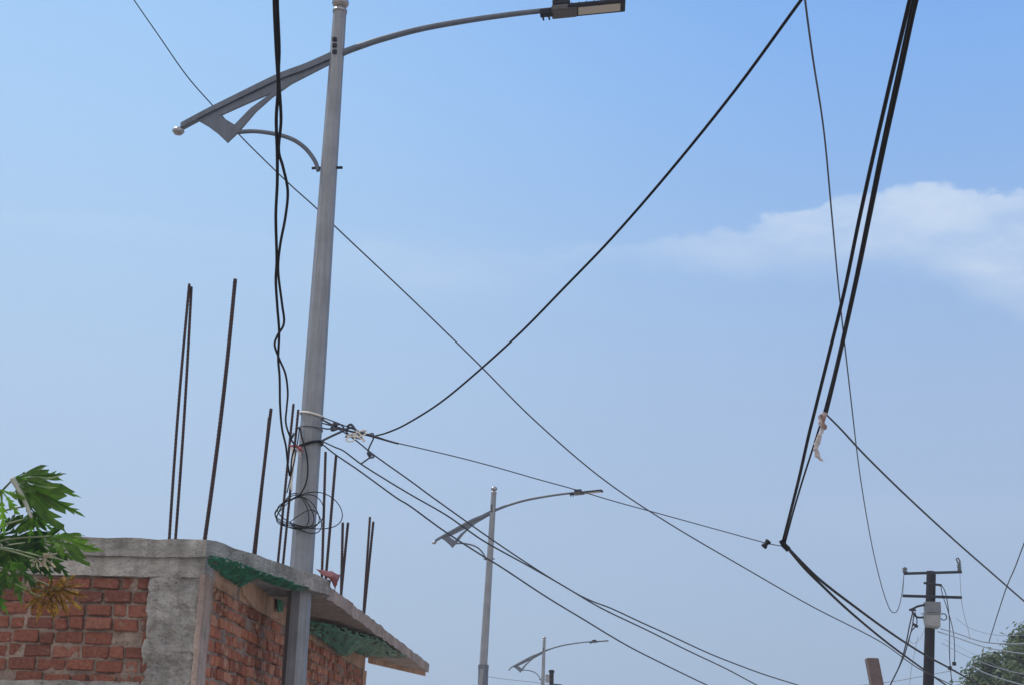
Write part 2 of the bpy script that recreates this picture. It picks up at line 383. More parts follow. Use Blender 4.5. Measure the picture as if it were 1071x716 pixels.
# roof slab with the canopy
def subdiv_poly(pts, step=.12):
    out = []
    for a, b in zip(pts, pts[1:]+pts[:1]):
        n = max(1, int((b-a).length/step))
        for k in range(n): out.append(a.lerp(b, k/n))
    return out
def slab(pts, z0, z1, amt, mt, name, seed=0):
    """slab with a broken, uneven edge"""
    P = subdiv_poly([Vector((p[0], p[1], 0)) for p in pts])
    bm = BM(); rings = []
    for j, (z, ins) in enumerate(((z0, .008), (z0+.35*(z1-z0), 0), (z0+.7*(z1-z0), 0), (z1, .012))):
        ring = []
        for i, p in enumerate(P):
            n = noise.noise_vector(Vector((p.x*5+seed, p.y*5, z*9)))*amt+noise.noise_vector(Vector((p.x*17, p.y*17+seed, z*20)))*amt*.5
            ring.append(bm.verts.new((p.x+n.x, p.y+n.y, z+(n.z*.7 if j in (0, 3) else 0))))
        rings.append(ring)
    n = len(P)
    for a, b in zip(rings, rings[1:]):
        for k in range(n): bm.faces.new((a[k], a[(k+1) % n], b[(k+1) % n], b[k]))
    bm.faces.new(rings[0][::-1]); bm.faces.new(rings[-1])
    bmesh.ops.triangulate(bm, faces=[f for f in bm.faces if len(f.verts) > 4])
    return part(name, bm, mt)
slab([(FX0, WY), (WX, WY), (A.x, A.y), (A.x-.07, A.y+.22), (WX, A.y+.30), (WX, YE+.1), (FX0, YE+.1)], ZS, ZT, .02, M_conc, 'roof_slab')
# separate brown soffit render under the far canopy
slab([(WX+.01, A.y+.02), (A.x-.09, A.y+.08), (A.x-.05, A.y+.4), (B.x, B.y), (WX+.01, YE+.05)], ZS-.004, ZT-.022, .016, M_concb, 'canopy', 3)
# raised lip along the end of the canopy
bm = BM(); add_prism(bm, [Vector((WX+.03, YE-.02, ZS-.07)), Vector((B.x-.05, B.y-.05, ZS-.05)), Vector((B.x-.05, B.y-.05, ZS+.01)), Vector((WX+.03, YE-.02, ZS+.01))], Vector((0, .12, 0)))
part('canopy_lip', bm, M_plast)

def grid_face(bm, o, u, v, nu, nv, amt, sc=7, nrm=None, mask=None):
    nrm = nrm or u.cross(v).normalized(); g = []
    for j in range(nv+1):
        row = []
        for i in range(nu+1):
            p = o+u*(i/nu)+v*(j/nv); row.append(bm.verts.new(p+nrm*(noise.fractal(p*sc, 1, 2, 4)*amt)))
        g.append(row)
    for j in range(nv):
        for i in range(nu): bm.faces.new((g[j][i], g[j][i+1], g[j+1][i+1], g[j+1][i]))
    return g
BH = onY(217, 563, WY).z-onY(217, 603, WY).z      # depth of the ring beam with the slab
ZB = ZT-BH
colL = onY(152, 650, WY).x
zlint = onY(100, 711, WY).z
print('beam', BH, 'col width', WX-colL, 'lintel', zlint)
# ring beam on the front
def block(name, x0, x1, y0, y1, z0, z1, mt, amt=.01, step=.05, sc=7):
    bm = BM()
    add_box(bm, Vector(((x0+x1)/2, (y0+y1)/2, (z0+z1)/2)), (x1-x0, y1-y0, z1-z0))
    for ax_, ln in ((0, x1-x0), (1, y1-y0), (2, z1-z0)):
        n = int(ln/step)
        for k in range(1, n):
            c = [0, 0, 0]; c[ax_] = (x0, y0, z0)[ax_]+ln*k/n; nn = [0, 0, 0]; nn[ax_] = 1
            bmesh.ops.bisect_plane(bm, geom=bm.verts[:]+bm.edges[:]+bm.faces[:], plane_co=c, plane_no=nn)
    for v in bm.verts:
        v.co += noise.noise_vector(v.co*sc)*amt+noise.noise_vector(v.co*sc*3.3)*amt*.5
    return part(name, bm, mt)
block('ring_beam', FX0, WX-.001, WY+.02, WY+.24, ZB, ZT-.075, M_conc, .007)
block('ring_beam', FX0, WX-.001, WY+.002, WY+.24, ZT-.085, ZT-.02, M_conc, .008)
block('column', colL, WX-.012, WY+.028, WY+.25, .0, ZB+.03, M_conc, .034, .03, 11)
block('column_edge', WX-.034, WX+.006, WY+.015, WY+.25, .0, ZB+.02, M_pink, .008, .06)
block('lintel', FX0, colL-.01, WY+.02, WY+.24, zlint-.15, zlint-.004, M_conc, .012)
block('ring_beam', WX-.24, WX-.006, WY+.25, YE, ZS-.16, ZS-.002, M_plast, .006, .1)
block('end_column', WX-.23, WX+.02, YE-.25, YE-.002, .0, ZS-.17, M_plast, .012, .1)

def bricks(name, o, u, length, z0, z1, nrm, mt, ch=.106, bl=.23, jit=.006, mask=None, amt=.004, vary=.0):
    """courses of single bricks as one wall mesh; nrm points outwards"""
    bm = BM(); lay = bm.verts.layers.float.new('shade')
    z = z1-ch/2; row = 0
    while z > z0:
        s = -random.uniform(0, bl)
        while s < length:
            l = bl*random.choice((1, 1, 1, .52, .9)); a = max(s, 0); b = min(s+l-.014, length)
            if b-a > .03 and not (mask and mask((a+b)/2, z)):
                c = o+u*((a+b)/2)+Vector((0, 0, z+random.uniform(-1, 1)*jit*.6))+nrm*random.uniform(-jit*1.6, jit)-nrm*.05
                sz = (b-a-random.uniform(0, .02)*vary*2, .1, ch-.010-random.uniform(0, .02)*vary*2)
                rot = Matrix((u, -nrm, Vector((0, 0, 1)))).transposed() @ Matrix.Rotation(random.uniform(-.015, .015), 3, 'Y')
                M = Matrix.Translation(c) @ rot.to_4x4() @ Matrix.Diagonal((*sz, 1))
                g = bmesh.ops.create_cube(bm, size=1, matrix=M); vs = g['verts']
                sh = random.random()
                if random.random() < .03 and vary: bmesh.ops.delete(bm, geom=vs, context='VERTS'); s += l; continue
                g2 = bmesh.ops.bevel(bm, geom=list(set(e for v in vs for e in v.link_edges)), offset=.007, segments=1, affect='EDGES')
                for v in set(g2['verts']) | set(x for x in vs if x.is_valid):
                    v[lay] = sh; v.co += noise.noise_vector(v.co*23)*amt
            s += l
        z -= ch; row += 1
    return part(name, bm, mt)
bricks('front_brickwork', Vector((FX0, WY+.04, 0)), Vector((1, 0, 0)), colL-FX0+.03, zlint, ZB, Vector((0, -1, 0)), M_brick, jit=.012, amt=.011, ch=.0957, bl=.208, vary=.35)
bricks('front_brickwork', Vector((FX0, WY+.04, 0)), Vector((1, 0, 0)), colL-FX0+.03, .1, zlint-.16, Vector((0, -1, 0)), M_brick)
bm = BM(); grid_face(bm, Vector((FX0, WY+.062, 0)), Vector((colL-FX0+.05, 0, 0)), Vector((0, 0, ZB)), 60, 60, .02, 9); part('mortar_bed', bm, M_mortar)
wl = YE-WY-.5
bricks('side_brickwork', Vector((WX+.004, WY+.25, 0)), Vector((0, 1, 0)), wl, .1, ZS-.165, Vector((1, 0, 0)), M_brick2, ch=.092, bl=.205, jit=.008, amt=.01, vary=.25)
bm = BM(); grid_face(bm, Vector((WX-.012, WY+.1, 0)), Vector((0, YE-WY-.2, 0)), Vector((0, 0, ZS-.05)), 160, 60, .016, 9, Vector((1, 0, 0))); part('mortar_bed', bm, M_mortar)
# smeared plaster patch at the top of the side wall
pl = [(254, 608), (262, 606), (280, 611), (298, 616), (296, 648), (283, 645), (268, 637), (256, 622)]
bm = BM(); add_prism(bm, [onX(x, y, WX+.02) for x, y in pl], Vector((-.04, 0, 0)))
bmesh.ops.bevel(bm, geom=bm.edges[:], offset=.008, segments=1, affect='EDGES')
part('plaster_patch', bm, M_plast)
# back and inner body so the building is solid from the side
block('rear_wall', FX0, WX-.24, YE-.24, YE-.01, .0, ZS-.01, M_mortar, .004, .5)
block('left_wall', FX0, FX0+.2, WY+.26, YE-.26, .0, ZS-.01, M_mortar, .004, .5)

# starter bars
def rebar(bx, by, tx, ty, Y, r=.011, bend=0):
    a = onY(bx, by, Y); b = onY(tx, ty, Y)
    d = (b-a); a = a-d*((a.z-(ZT-.1))/d.z)
    pts = [a.lerp(b, t)+Vector((bend*math.sin(math.pi*t), 0, 0)) for t in [k/12 for k in range(13)]]
    bm = BM(); add_tube(bm, pts, r, 7)
    # ribs of the deformed bar
    d = (b-a).normalized(); n = int((b-a).length/.03)
    for k in range(n):
        p = a.lerp(b, k/n)+Vector((bend*math.sin(math.pi*k/n), 0, 0)); add_tube(bm, [p, p+d*.008], r*1.18, 6)
    part('rebar', bm, M_rust)
Y1 = WY+.13
rebar(177.5, 560, 198, 297, Y1, .0105, -.01); rebar(183.5, 560, 200.2, 300, Y1+.02, .0105, .008)
rebar(214, 562, 246, 292, Y1-.02, .0145, .015)
def xY(px, py): return min(onX(px, py, WX-.12).y, 30)
rebar(266, 573, 283.5, 427, xY(262, 563), .014); rebar(267.5, 573, 281.5, 436, xY(262, 563)+.03, .012)
rebar(291, 584, 307, 422, xY(285, 574), .0115); rebar(296.5, 584, 312, 428, xY(290, 574), .0115)
rebar(337, 592, 340.5, 472, xY(315, 587), .013); rebar(341.5, 595, 351.5, 476, xY(318, 589), .014)
rebar(357, 612, 358.5, 546, xY(331, 600), .014); rebar(357.5, 613, 364, 546, xY(331, 600)+.05, .014)
rebar(380.5, 634, 387, 540, xY(350, 615), .013); rebar(381.5, 634, 390.5, 545, xY(350, 615)+.05, .014)

# green plastic shuttering sheet
def sheet(name, rows, mt, label, cat, amt=.008, sub=8, sc=14, torn=.0):
    """thin crumpled film; torn edges where torn > 0"""
    bm = BM(); g = []
    RR = [catmull(r, sub) for r in rows]
    RR = list(zip(*[catmull(list(c), 7) for c in zip(*RR)]))
    for r in RR:
        g.append([bm.verts.new(p+noise.noise_vector(p*sc)*amt+noise.noise_vector(Vector((p.x*50, p.y*22, p.z*50)))*amt*.6) for p in r])
    na, nb = len(g)-1, len(g[0])-1
    for i in range(na):
        for k in range(nb):
            e = min(i/na, 1-i/na, 1) if False else min(k/nb, 1-k/nb)
            e2 = min((i+.5)/na, 1-(i+.5)/na)
            v = noise.noise(g[i][k].co*26+Vector((3, 7, 1)))*.5+.5
            if torn and v < torn*(1-min(1, min(e*3, e2*3))) + (.16*torn): continue
            bm.faces.new((g[i][k], g[i][k+1], g[i+1][k+1], g[i+1][k]))
    bmesh.ops.delete(bm, geom=[v for v in bm.verts if not v.link_faces], context='VERTS')
    bmesh.ops.solidify(bm, geom=bm.faces[:], thickness=.002)
    o = obj(name, bm, mt, None, True)
    return tag(o, label, cat)
zz = ZS-.035
def wl_(x, y, zc=.05, o=.05): p = onX(x, y, WX+o); p.z = min(p.z, ZS-zc); return p
top = [onZ(x, y, zz) for x, y in [(219, 579), (240, 584.5), (262, 592), (285, 600.5), (305, 607.5), (323, 614.5)]]
mid = [Vector((WX+.035, p.y+.12, zz-.01)) for p in [onX(x, y, WX+.035) for x, y in [(219, 583), (235, 589), (256, 602), (280, 616), (296, 626), (308, 634)]]]
low = [wl_(x, y, .06) for x, y in [(217.5, 590), (235, 603), (250, 613)]]+[onZ(x, y, ZS-.045) for x, y in [(268, 605), (292, 612.5), (317, 617.5)]]
mid = [a.lerp(b, .6)+Vector((0, 0, -.004)) for a, b in zip(top, low)]
sheet('plastic_sheet', [top, mid, low], M_green, 'green plastic sheet caught under the near canopy edge, at the top corner of the wall', 'plastic sheet', .010, 12, torn=.36)
top = [onZ(x, y, ZS-.05) for x, y in [(322, 648), (345, 652), (372, 660), (398, 668), (408, 676), (428, 686)]]
low = [onX(x, y, WX+.045) for x, y in [(322, 660), (341, 672), (361, 687), (368, 681), (381, 685)]]
low.append(onZ(420, 688, ZS-.055))
midl = [a.lerp(b, .5) for a, b in zip(top, low)]
sheet('plastic_sheet', [top, midl, low], M_green, 'torn green plastic sheet hanging along the wall under the far part of the canopy', 'plastic sheet', .012, 12, torn=.45)
p = [onX(x, y, WX+.05) for x, y in [(290.5, 624), (297, 623)]]; p2 = [onX(x, y, WX+.05) for x, y in [(290, 640), (296, 639)]]
sheet('plastic_scrap', [p, p2], M_green, 'small scrap of green plastic stuck on the wall just left of the dark upright strip', 'plastic scrap', .008, 3)
# red sheet lying on the canopy corner
q1 = onZ(331, 594, ZT+.03)
tri = [[onY(330, 594.5, A.y-.1), onY(344, 597, A.y+.15), onY(356, 601, A.y+.3)], [onY(338, 600, A.y-.1), onY(348, 602, A.y-.05), onY(354, 606, A.y+.0)], [onY(346, 605, A.y-.05), onY(349, 612, A.y-.06), onY(350, 618, A.y-.04)]]
sheet('folded_sheet', tri, M_redsheet, 'dark red folded sheet on the canopy corner right of the near lamp pole', 'sheet', .012, 4)
# dark tube standing in for the shaded gap beside the pole
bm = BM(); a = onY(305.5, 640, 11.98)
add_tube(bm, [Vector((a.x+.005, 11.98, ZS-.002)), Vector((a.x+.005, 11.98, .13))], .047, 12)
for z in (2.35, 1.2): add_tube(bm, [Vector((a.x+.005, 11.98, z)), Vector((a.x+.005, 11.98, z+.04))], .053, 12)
tag(obj('gap_strip', bm, M_gap, None, True), 'black upright strip standing in for the shaded gap directly left of the near lamp pole, below the canopy', 'dark strip')

# ------------------------------------------------------------------ wires
def wpts(pts, n=6):
    """pixel path plus distances: inverse distance runs linearly between the given ones"""
    s = [0]
    for a, b in zip(pts, pts[1:]): s.append(s[-1]+math.hypot(a[0]-b[0], a[1]-b[1]))
    keys = [(s[i], 1/p[2]) for i, p in enumerate(pts) if len(p) > 2]
    out = []
    for i, p in enumerate(pts):
        k = 0
        while k < len(keys)-2 and s[i] > keys[k+1][0]: k += 1
        (a, va), (b, vb) = keys[k], keys[k+1]
        out.append(onY(p[0], p[1], 1/(va+(vb-va)*(s[i]-a)/(b-a))))
    return catmull(out, n)
def wire(name, strands, label, cat='wire', mt=None, group=None):
    bm = BM()
    for pts, r in strands:
        P = wpts(pts)
        add_tube(bm, P, r, 7, rfun=(lambda t, r=r: r[0]+(r[1]-r[0])*t) if isinstance(r, tuple) else None)
    o = obj(name, bm, mt or M_cable, None, True)
    return tag(o, label, cat, group)
# hanging pair of black cables left of the near pole
wire('twisted_cable', [
 ([(286.5, -60, 6.0), (287, 0), (289, 50), (291, 90), (289, 125), (290, 160), (290, 193), (288.5, 227), (289.5, 271), (288.5, 294), (290, 320), (292, 348), (291, 375), (292.5, 395), (293, 425), (295, 448), (299, 466), (301, 485), (303, 497, 11.6)], (.0105, .008)),
 ([(289.5, -60, 6.02), (290, 0), (292, 50), (291.5, 80), (294, 125), (291.5, 157), (296, 175), (301, 200), (298.6, 227), (293, 257), (291, 284), (295, 318), (297, 338), (290, 351), (287.3, 361), (292, 375), (298.6, 391), (301, 410), (300, 425), (299, 442), (304, 458), (308, 466), (305, 480), (304, 497, 11.58)], (.0095, .007))],
 'pair of black cables twisted loosely together, hanging down left of the near lamp pole', 'cable')
# thin wire crossing behind everything
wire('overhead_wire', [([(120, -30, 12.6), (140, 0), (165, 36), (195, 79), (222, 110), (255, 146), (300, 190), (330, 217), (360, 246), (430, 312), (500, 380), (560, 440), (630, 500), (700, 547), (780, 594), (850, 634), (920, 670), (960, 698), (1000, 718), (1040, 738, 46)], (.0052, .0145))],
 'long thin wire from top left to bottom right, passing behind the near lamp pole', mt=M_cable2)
wire('overhead_wire', [([(880, -55, 5.4), (838, 0), (770, 93), (700, 180), (640, 249), (590, 301), (545, 347), (500, 388), (460, 421), (425, 443), (405, 452), (392, 455.5, 11.75)], (.0078, .0072))],
 'dark wire rising from the rag knot beside the near lamp pole to the top edge', mt=M_cable)
# slack wire to the utility pole
YU = 40.0
wire('slack_wire', [([(838, -40, 7.4), (842, 0, 7.8), (850, 60), (862, 140, 10.8), (870, 225), (878, 310, 15.5), (888, 400, 18.5), (900, 500, 24), (912, 570, 29), (922, 612), (929, 633, 35), (934, 640), (939, 637), (943, 622), (945.5, 600, YU)], (.0065, .012))],
 'slack wire dropping steeply from the top edge to the utility pole crossarm', mt=M_cable2)
# heavy bundle on the right
wire('cable_bundle', [
 ([(961, -40, 5.0), (951.5, 0), (932.5, 80), (914, 160), (898.5, 230), (883, 305), (867, 370), (859.5, 400), (852, 430), (845, 458), (836, 498), (827, 534), (818.5, 567, 11.2)], (.0092, .0115)),
 ([(966.5, -40, 5.02), (955.5, 0), (938, 80), (920.8, 160), (906.8, 230), (892.6, 300), (874.8, 380), (862, 430, 9.6), (857, 446), (848, 475), (839, 503), (829, 537), (820.5, 569, 11.2)], (.0068, .007)),
 ([(972, -40, 5.04), (958.5, 0), (941, 80), (923.4, 160), (909, 230), (894.5, 300), (876.5, 380), (866, 424), (863.5, 432, 9.6)], (.0092, .012))],
 'thick bundle of black cables dropping from the top right to a sharp bend', 'cable bundle')
wire('branch_cable', [([(863, 432, 9.6), (880, 449), (907, 478), (950, 520), (1000, 566), (1040, 601), (1071, 628), (1100, 652, 20)], (.0065, .011))],
 'wire branching right from the rag tied on the thick cable bundle, off the right edge', mt=M_cable2)
wire('bundle_tail', [
 ([(819, 567, 11.2), (840, 589), (858, 606), (885, 627), (930, 660), (967, 684), (993, 698), (1014, 710), (1050, 731, 30)], (.012, .014)),
 ([(821, 569, 11.22), (840, 592), (858, 610), (890, 640), (930, 673), (967, 700), (991, 717), (1020, 738, 30)], (.011, .014))],
 'two black cables running from the sharp bend down in front of the utility pole', 'cable')
# guy line from the near pole to the bend
wire('guy_wire', [([(337, 436, 11.70), (352, 441.5), (366, 447), (380, 452), (395, 456.5), (412, 462)], .012) if False else
 ([(337, 436, 11.70), (352, 441.5), (366, 447), (380, 452), (395, 456.5), (412, 462), (440, 468.5), (480, 478), (520, 488.5), (560, 500), (600, 511), (640, 523), (680, 534), (720, 545), (760, 556), (800, 567), (818, 570.5, 11.2)], (.0055, .0036)),
 ([(336, 438, 11.68), (350, 445), (364, 450), (378, 453), (395, 457.5), (413, 462.6), (417, 463.5, 11.7)], .0085)],
 'thin guy wire sagging from the near lamp pole to the bend of the cable bundle', mt=M_cable2)
bm = BM(); a = onY(798.5, 571.5, 11.2); b = onY(804, 565, 11.2); add_tube(bm, [a, b], .017, 8)
add_tube(bm, [a, a.lerp(b, .3)], .024, 8); add_tube(bm, [a.lerp(b, .7), b], .024, 8)
tag(obj('insulator', bm, M_dark), 'tiny dark spool insulator on the guy wire, just left of the cable bend', 'insulator')
bm = BM(); c = onY(820, 570, 11.15); add_tube(bm, [c+Vector((-.02, -.01, .04)), c+Vector((.0, -.01, .0)), c+Vector((.035, -.01, -.035))], .022, 8)
tag(obj('tape_wrap', bm, M_cable), 'black tape wrapped round the sharp bend of the thick cable bundle', 'tape')
WL = [
 ('uppermost of the three wires leaving the near lamp pole towards the bottom right',
  [(337, 442, 11.72), (352, 447), (372, 460), (392, 476), (430, 503), (453, 520), (515, 564), (563, 596), (600, 618.5), (619, 628), (640, 636), (670, 650), (700, 663.5), (740, 682), (770, 694), (800, 705), (835, 716), (870, 727, 34)], (.0058, .012)),
 ('middle one of the three wires leaving the near lamp pole towards the bottom right',
  [(336, 460.5, 11.72), (350, 467), (360, 471.5), (378, 485), (405, 502), (430, 517), (465, 537), (484, 550), (509, 567), (556, 593), (590, 612.5), (620, 630.5), (640, 641), (680, 660), (720, 680), (760, 699), (792, 716), (830, 735, 34)], (.0058, .012)),
 ('lowest of the three wires leaving the near lamp pole towards the bottom right',
  [(336, 463, 11.72), (351, 475), (376, 492), (414, 519.6), (430, 529.5), (465, 555), (506, 581.5), (525, 593), (572, 624), (610, 647), (648, 670), (680, 687), (742, 717), (790, 738, 32)], (.0062, .012))]
for lab, pts, r in WL: wire('overhead_wire', [(pts, r)], lab, mt=M_cable2, group='wires from the near lamp pole to the bottom right')
# tie-off tangle by the near pole
wire('tie_wire', [
 ([(336, 461, 11.64), (346, 456), (357, 451), (366, 447), (372, 449, 11.66)], .010),
 ([(336, 447, 11.66), (345, 448), (356, 443.5), (366, 455), (380, 459, 11.68)], .007),
 ([(363, 446, 11.62), (367, 443.5), (371, 448), (377, 456), (381, 461, 11.62)], .011),
 ([(385, 454, 11.68), (390, 453), (390.5, 458), (386, 468), (385, 473), (388, 477), (384, 480), (377, 485, 11.8)], .007),
 ([(385, 472, 11.7), (391, 477), (387, 478), (384, 473, 11.7)], .007),
 ([(354, 447, 11.64), (347, 449), (350, 442), (353, 444, 11.63)], .014)],
 'tangle of short tie wires knotting the lines together just right of the near lamp pole', 'wire tangle', M_cable2)
wire('pale_tie', [([(362, 459, 11.60), (366, 456), (371, 457), (369, 461), (364, 461), (362, 459), (368, 453), (376, 456), (384, 452, 11.6)], .006), ([(372, 450, 11.6), (378, 455), (381, 461), (377, 458), (370, 454), (381, 449, 11.6)], .006)],
 'pale loops of string on the wire tangle right of the near lamp pole', 'string', M_strap)
# ---- things tied round the near pole
def ring_round(name, py, tilt, r, rr, mt, label, cat, turns=1):
    p = onY(320, py, YP-.09); bm = BM(); px = onY(322, py, YP).x
    pts = []
    for k in range(26*turns):
        a = 2*math.pi*k/25; pts.append(Vector((PX+math.cos(a)*r, YP+math.sin(a)*r, p.z+tilt*math.cos(a)+.006*k/25)))
    add_tube(bm, pts, rr, 6); return tag(obj(name, bm, mt, None, True), label, cat)
ring_round('strap', 432, -.02, .102, .009, M_strap, 'pale strap wrapped round the near lamp pole, topmost tie', 'strap')
ring_round('tie_wire', 446, -.01, .1, .004, M_cable2, 'thin grey tie wire round the near lamp pole between strap and black tie', 'wire')
ring_round('black_tie', 464, .03, .105, .009, M_cable, 'black wire tied round the near lamp pole at the height of the red rag', 'wire', 2)
def rag(name, path, w, mt, label, amt=.012):
    """crumpled strip of cloth along a path"""
    P = catmull(path, 6); bm = BM(); rings = []
    for i, p in enumerate(P):
        t = i/(len(P)-1); ww = w*(.55+.6*abs(math.sin(5*t+1)))*(1-.35*t)
        ring = []
        for k in range(10):
            a = 2*math.pi*k/10; v = Vector((math.cos(a)*ww, math.sin(a)*ww*.28, math.sin(a*2)*ww*.35)); v += noise.noise_vector(p*40+v*30)*amt
            ring.append(bm.verts.new(p+v))
        rings.append(ring)
    for a, b in zip(rings, rings[1:]):
        for k in range(10): bm.faces.new((a[k], a[(k+1) % 10], b[(k+1) % 10], b[k]))
    bm.faces.new(rings[0][::-1]); bm.faces.new(rings[-1])
    return tag(obj(name, bm, mt, None, True), label, 'rag')
rag('rag', [onY(x, y, 11.6) for x, y in [(304, 467), (309, 465.5), (313, 467.5), (316, 471)]], .024, M_red, 'small red rag knotted on the cables at the left edge of the near lamp pole')
rag('rag', [onY(x, y, 11.62) for x, y in [(311, 468), (313, 474), (314, 478)]], .016, M_cloth, 'pink end of cloth sticking out just below the red rag')
rag('rag', [onY(x, y, 11.64) for x, y in [(306, 468), (307, 480), (306, 492), (304, 503), (305, 512)]], .015, M_strap, 'long pale strip of cloth hanging down below the red rag', .006)
rag('rag', [onY(x, y, 11.66) for x, y in [(364, 456), (371, 453), (377, 452), (383, 450)]], .022, M_cloth, 'pale pinkish rag knotted on the lines right of the near lamp pole')
rag('rag', [onY(x, y, 9.55) for x, y in [(863, 431), (860, 436), (859, 443), (859.5, 449), (857, 456), (853.5, 466), (855, 475), (861, 481)]], .021, M_cloth, 'pale twisted rag hanging from the cable bundle where a wire branches off')
rag('rag', [onY(x, y, 9.5) for x, y in [(861, 434), (862, 442), (863, 450)]], .016, M_ragbr, 'short brown end of cloth beside the top of the pale twisted rag')
bm = BM()
for (cx, cy, rx, ry, ph, dy) in ((305.5, 535, 17, 17, 0, 0), (322.5, 534, 35, 18.5, .1, .01), (311, 537, 22, 15.5, .2, -.01), (308, 536, 19, 18, .35, .015), (320, 545, 16, 11, .0, .02), (315, 532, 24, 16, -.2, .005)):
    pts = [onY(cx+rx*math.cos(a)*1.0+ry*.15*math.sin(2*a+ph), cy+ry*math.sin(a)+3*math.sin(a*2+ph*3), 11.62+dy+.02*math.sin(a+ph)) for a in [2*math.pi*k/36+ph for k in range(38)]]
    add_tube(bm, pts, .0042, 6)
add_tube(bm, wpts([(314, 447, 11.64), (316, 458), (320, 472), (322, 488), (320, 505), (312, 520, 11.62)]), .007, 6)
add_tube(bm, wpts([(307, 452, 11.66), (304, 460), (309, 452), (313, 447), (310, 470), (306, 490), (300, 515, 11.62)]), .005, 6)
tag(obj('wire_coil', bm, M_cable, None, True), 'loose coil of spare black wire looped round the near lamp pole above the canopy', 'wire coil')
# small band with tied wires on the second pole
lp = lampB.location.copy(); bm = BM(); z = onY(504, 697, 34).z; lp.x += (z-lp.z)*math.tan(R(1.9))
add_lathe(bm, [(.1, -.05), (.125, -.05), (.125, .05), (.1, .05)], Vector((lp.x, lp.y, z)), 12)
add_lathe(bm, [(.118, -1.3), (.118, -.06), (.1, -.05)], Vector((lp.x, lp.y, z)), 12)
tag(obj('pole_sleeve', bm, M_galvd), 'grey metal sleeve clamped round the lower pole of the second street lamp', 'sleeve')

# ------------------------------------------------------------------ utility pole
def U(px, py, dy=0): return onY(px, py, YU+dy)
ut = U(974, 597)
upole = empty('utility_pole', (U(970, 716).x, YU, 0))
tag(upole, 'dark utility pole with two crossarms and a grey box, left of the bushy tree', 'utility pole')
up_ = lambda n, bm, mt, sm=False: obj(n, bm, mt, upole, sm)
bm = BM(); b_ = U(971, 716); d = (ut-b_); base = ut-d*(ut.z/d.z)
base = Vector((base.x, YU, 0)); base = b_+(b_-ut)*(b_.z/(ut.z-b_.z))
add_tube(bm, [base, b_, ut], .17, 12, rfun=lambda t: .165-.04*t); up_('shaft', bm, M_polew, True)
def bar(bm, x0, y0, x1, y1, w, dy=-.17):
    a = U(x0, y0, dy); b = U(x1, y1, dy); d = (b-a); L = d.length; d.normalize(); n = Vector((0, 1, 0)); u = d.cross(n)
    add_box(bm, (a+b)/2, (L, w*.7, w), Matrix((d, n, u)).transposed(), .008)
bm = BM(); bar(bm, 945, 599.3, 1006, 597.6, .07); up_('crossarm', bm, M_dark)
bm = BM(); bar(bm, 944, 622.5, 1006, 624.3, .075); up_('crossarm', bm, M_dark)
bm = BM(); bar(bm, 966, 609, 985, 611.5, .06); up_('bracket', bm, M_dark)
def lathe_at(bm, x, y, s, n=4):
    p = U(x, y, -.17); prof = []
    for k in range(n): prof += [(.05*s, k*.07*s), (.075*s, k*.07*s+.025*s), (.045*s, k*.07*s+.05*s)]
    add_lathe(bm, [(.02, -.02)]+prof+[(.02, n*.07*s)], p, 12)
bm = BM(); lathe_at(bm, 946.5, 598, 1.05, 2); up_('insulator', bm, M_porc, True)
bm = BM(); lathe_at(bm, 1003.5, 596, .9, 3)
add_tube(bm, [U(x, y, -.17) for x, y in [(1003, 590), (1001, 586), (1000, 583.5), (1002, 583), (1004, 586), (1004, 590)]], .022, 6); up_('insulator', bm, M_porc, True)
bm = BM()
add_box(bm, U(975, 635, -.2), (.42, .25, .3), bevel=.02); up_('switch_box', bm, M_boxd)
bm = BM(); c = U(974.6, 648.5, -.3)
g = bmesh.ops.create_cube(bm, size=1, matrix=Matrix.Translation(c) @ Matrix.Diagonal((.44, .3, .38, 1)))
for v in g['verts']:
    if v.co.z < c.z: v.co.x = c.x+(v.co.x-c.x)*.86; v.co.z += .05*(1 if v.co.x < c.x else -1)*.6
bmesh.ops.bevel(bm, geom=bm.edges[:], offset=.04, segments=3, affect='EDGES'); bx = up_('meter_box', bm, M_box)
bm = BM(); bar(bm, 963.5, 641.2, 986, 641.6, .03, -.46); obj('lid', bm, M_boxd, bx)
bm = BM()
add_tube(bm, catmull([U(x, y, -.25) for x, y in [(967, 632), (960, 633.5), (955, 636), (951, 637.5)]], 5), .03, 7)
up_('cable_loop', bm, M_cable, True)
bm = BM(); add_tube(bm, catmull([U(x, y, -.25) for x, y in [(985, 641), (989, 642), (990, 646), (987, 648), (984, 646)]], 5), .014, 6)
up_('cable_loop', bm, M_cable, True)
bm = BM(); add_tube(bm, catmull([U(x, y, -.25) for x, y in [(966, 645), (960, 645), (956, 642), (954, 637), (958, 638)]], 5), .028, 7)
up_('cable_loop', bm, M_cable, True)
def ux(strands, label, cat='wire', mt=None, name='service_wire', group=None):
    return wire(name, [([(p[0], p[1], YU+dy0) if i in (0,) else ((p[0], p[1], YU+dy1) if i == len(pts)-1 else p) for i, p in enumerate(pts)], r) for pts, r, dy0, dy1 in strands], label, cat, mt, group)
ux([([(955, 638), (951, 655), (947, 675), (941, 695), (932, 714), (922, 738)], 0.0177, -.3, -2),
    ([(956, 640), (954, 655), (950, 670), (946, 684), (939, 700), (930, 718)], 0.0163, -.35, -2),
    ([(957, 640), (959, 648), (958, 654), (953, 660), (950, 672)], 0.0150, -.3, -.5)],
   'bunch of dark service cables sloping down left from the grey box on the utility pole', 'cable')
bm = BM(); add_tube(bm, [U(955, 652, -.4), U(960, 655, -.4)], 0.0374, 8); tag(obj('cable_clamp', bm, M_dark), 'black clamp on the service cables left of the grey box', 'clamp')
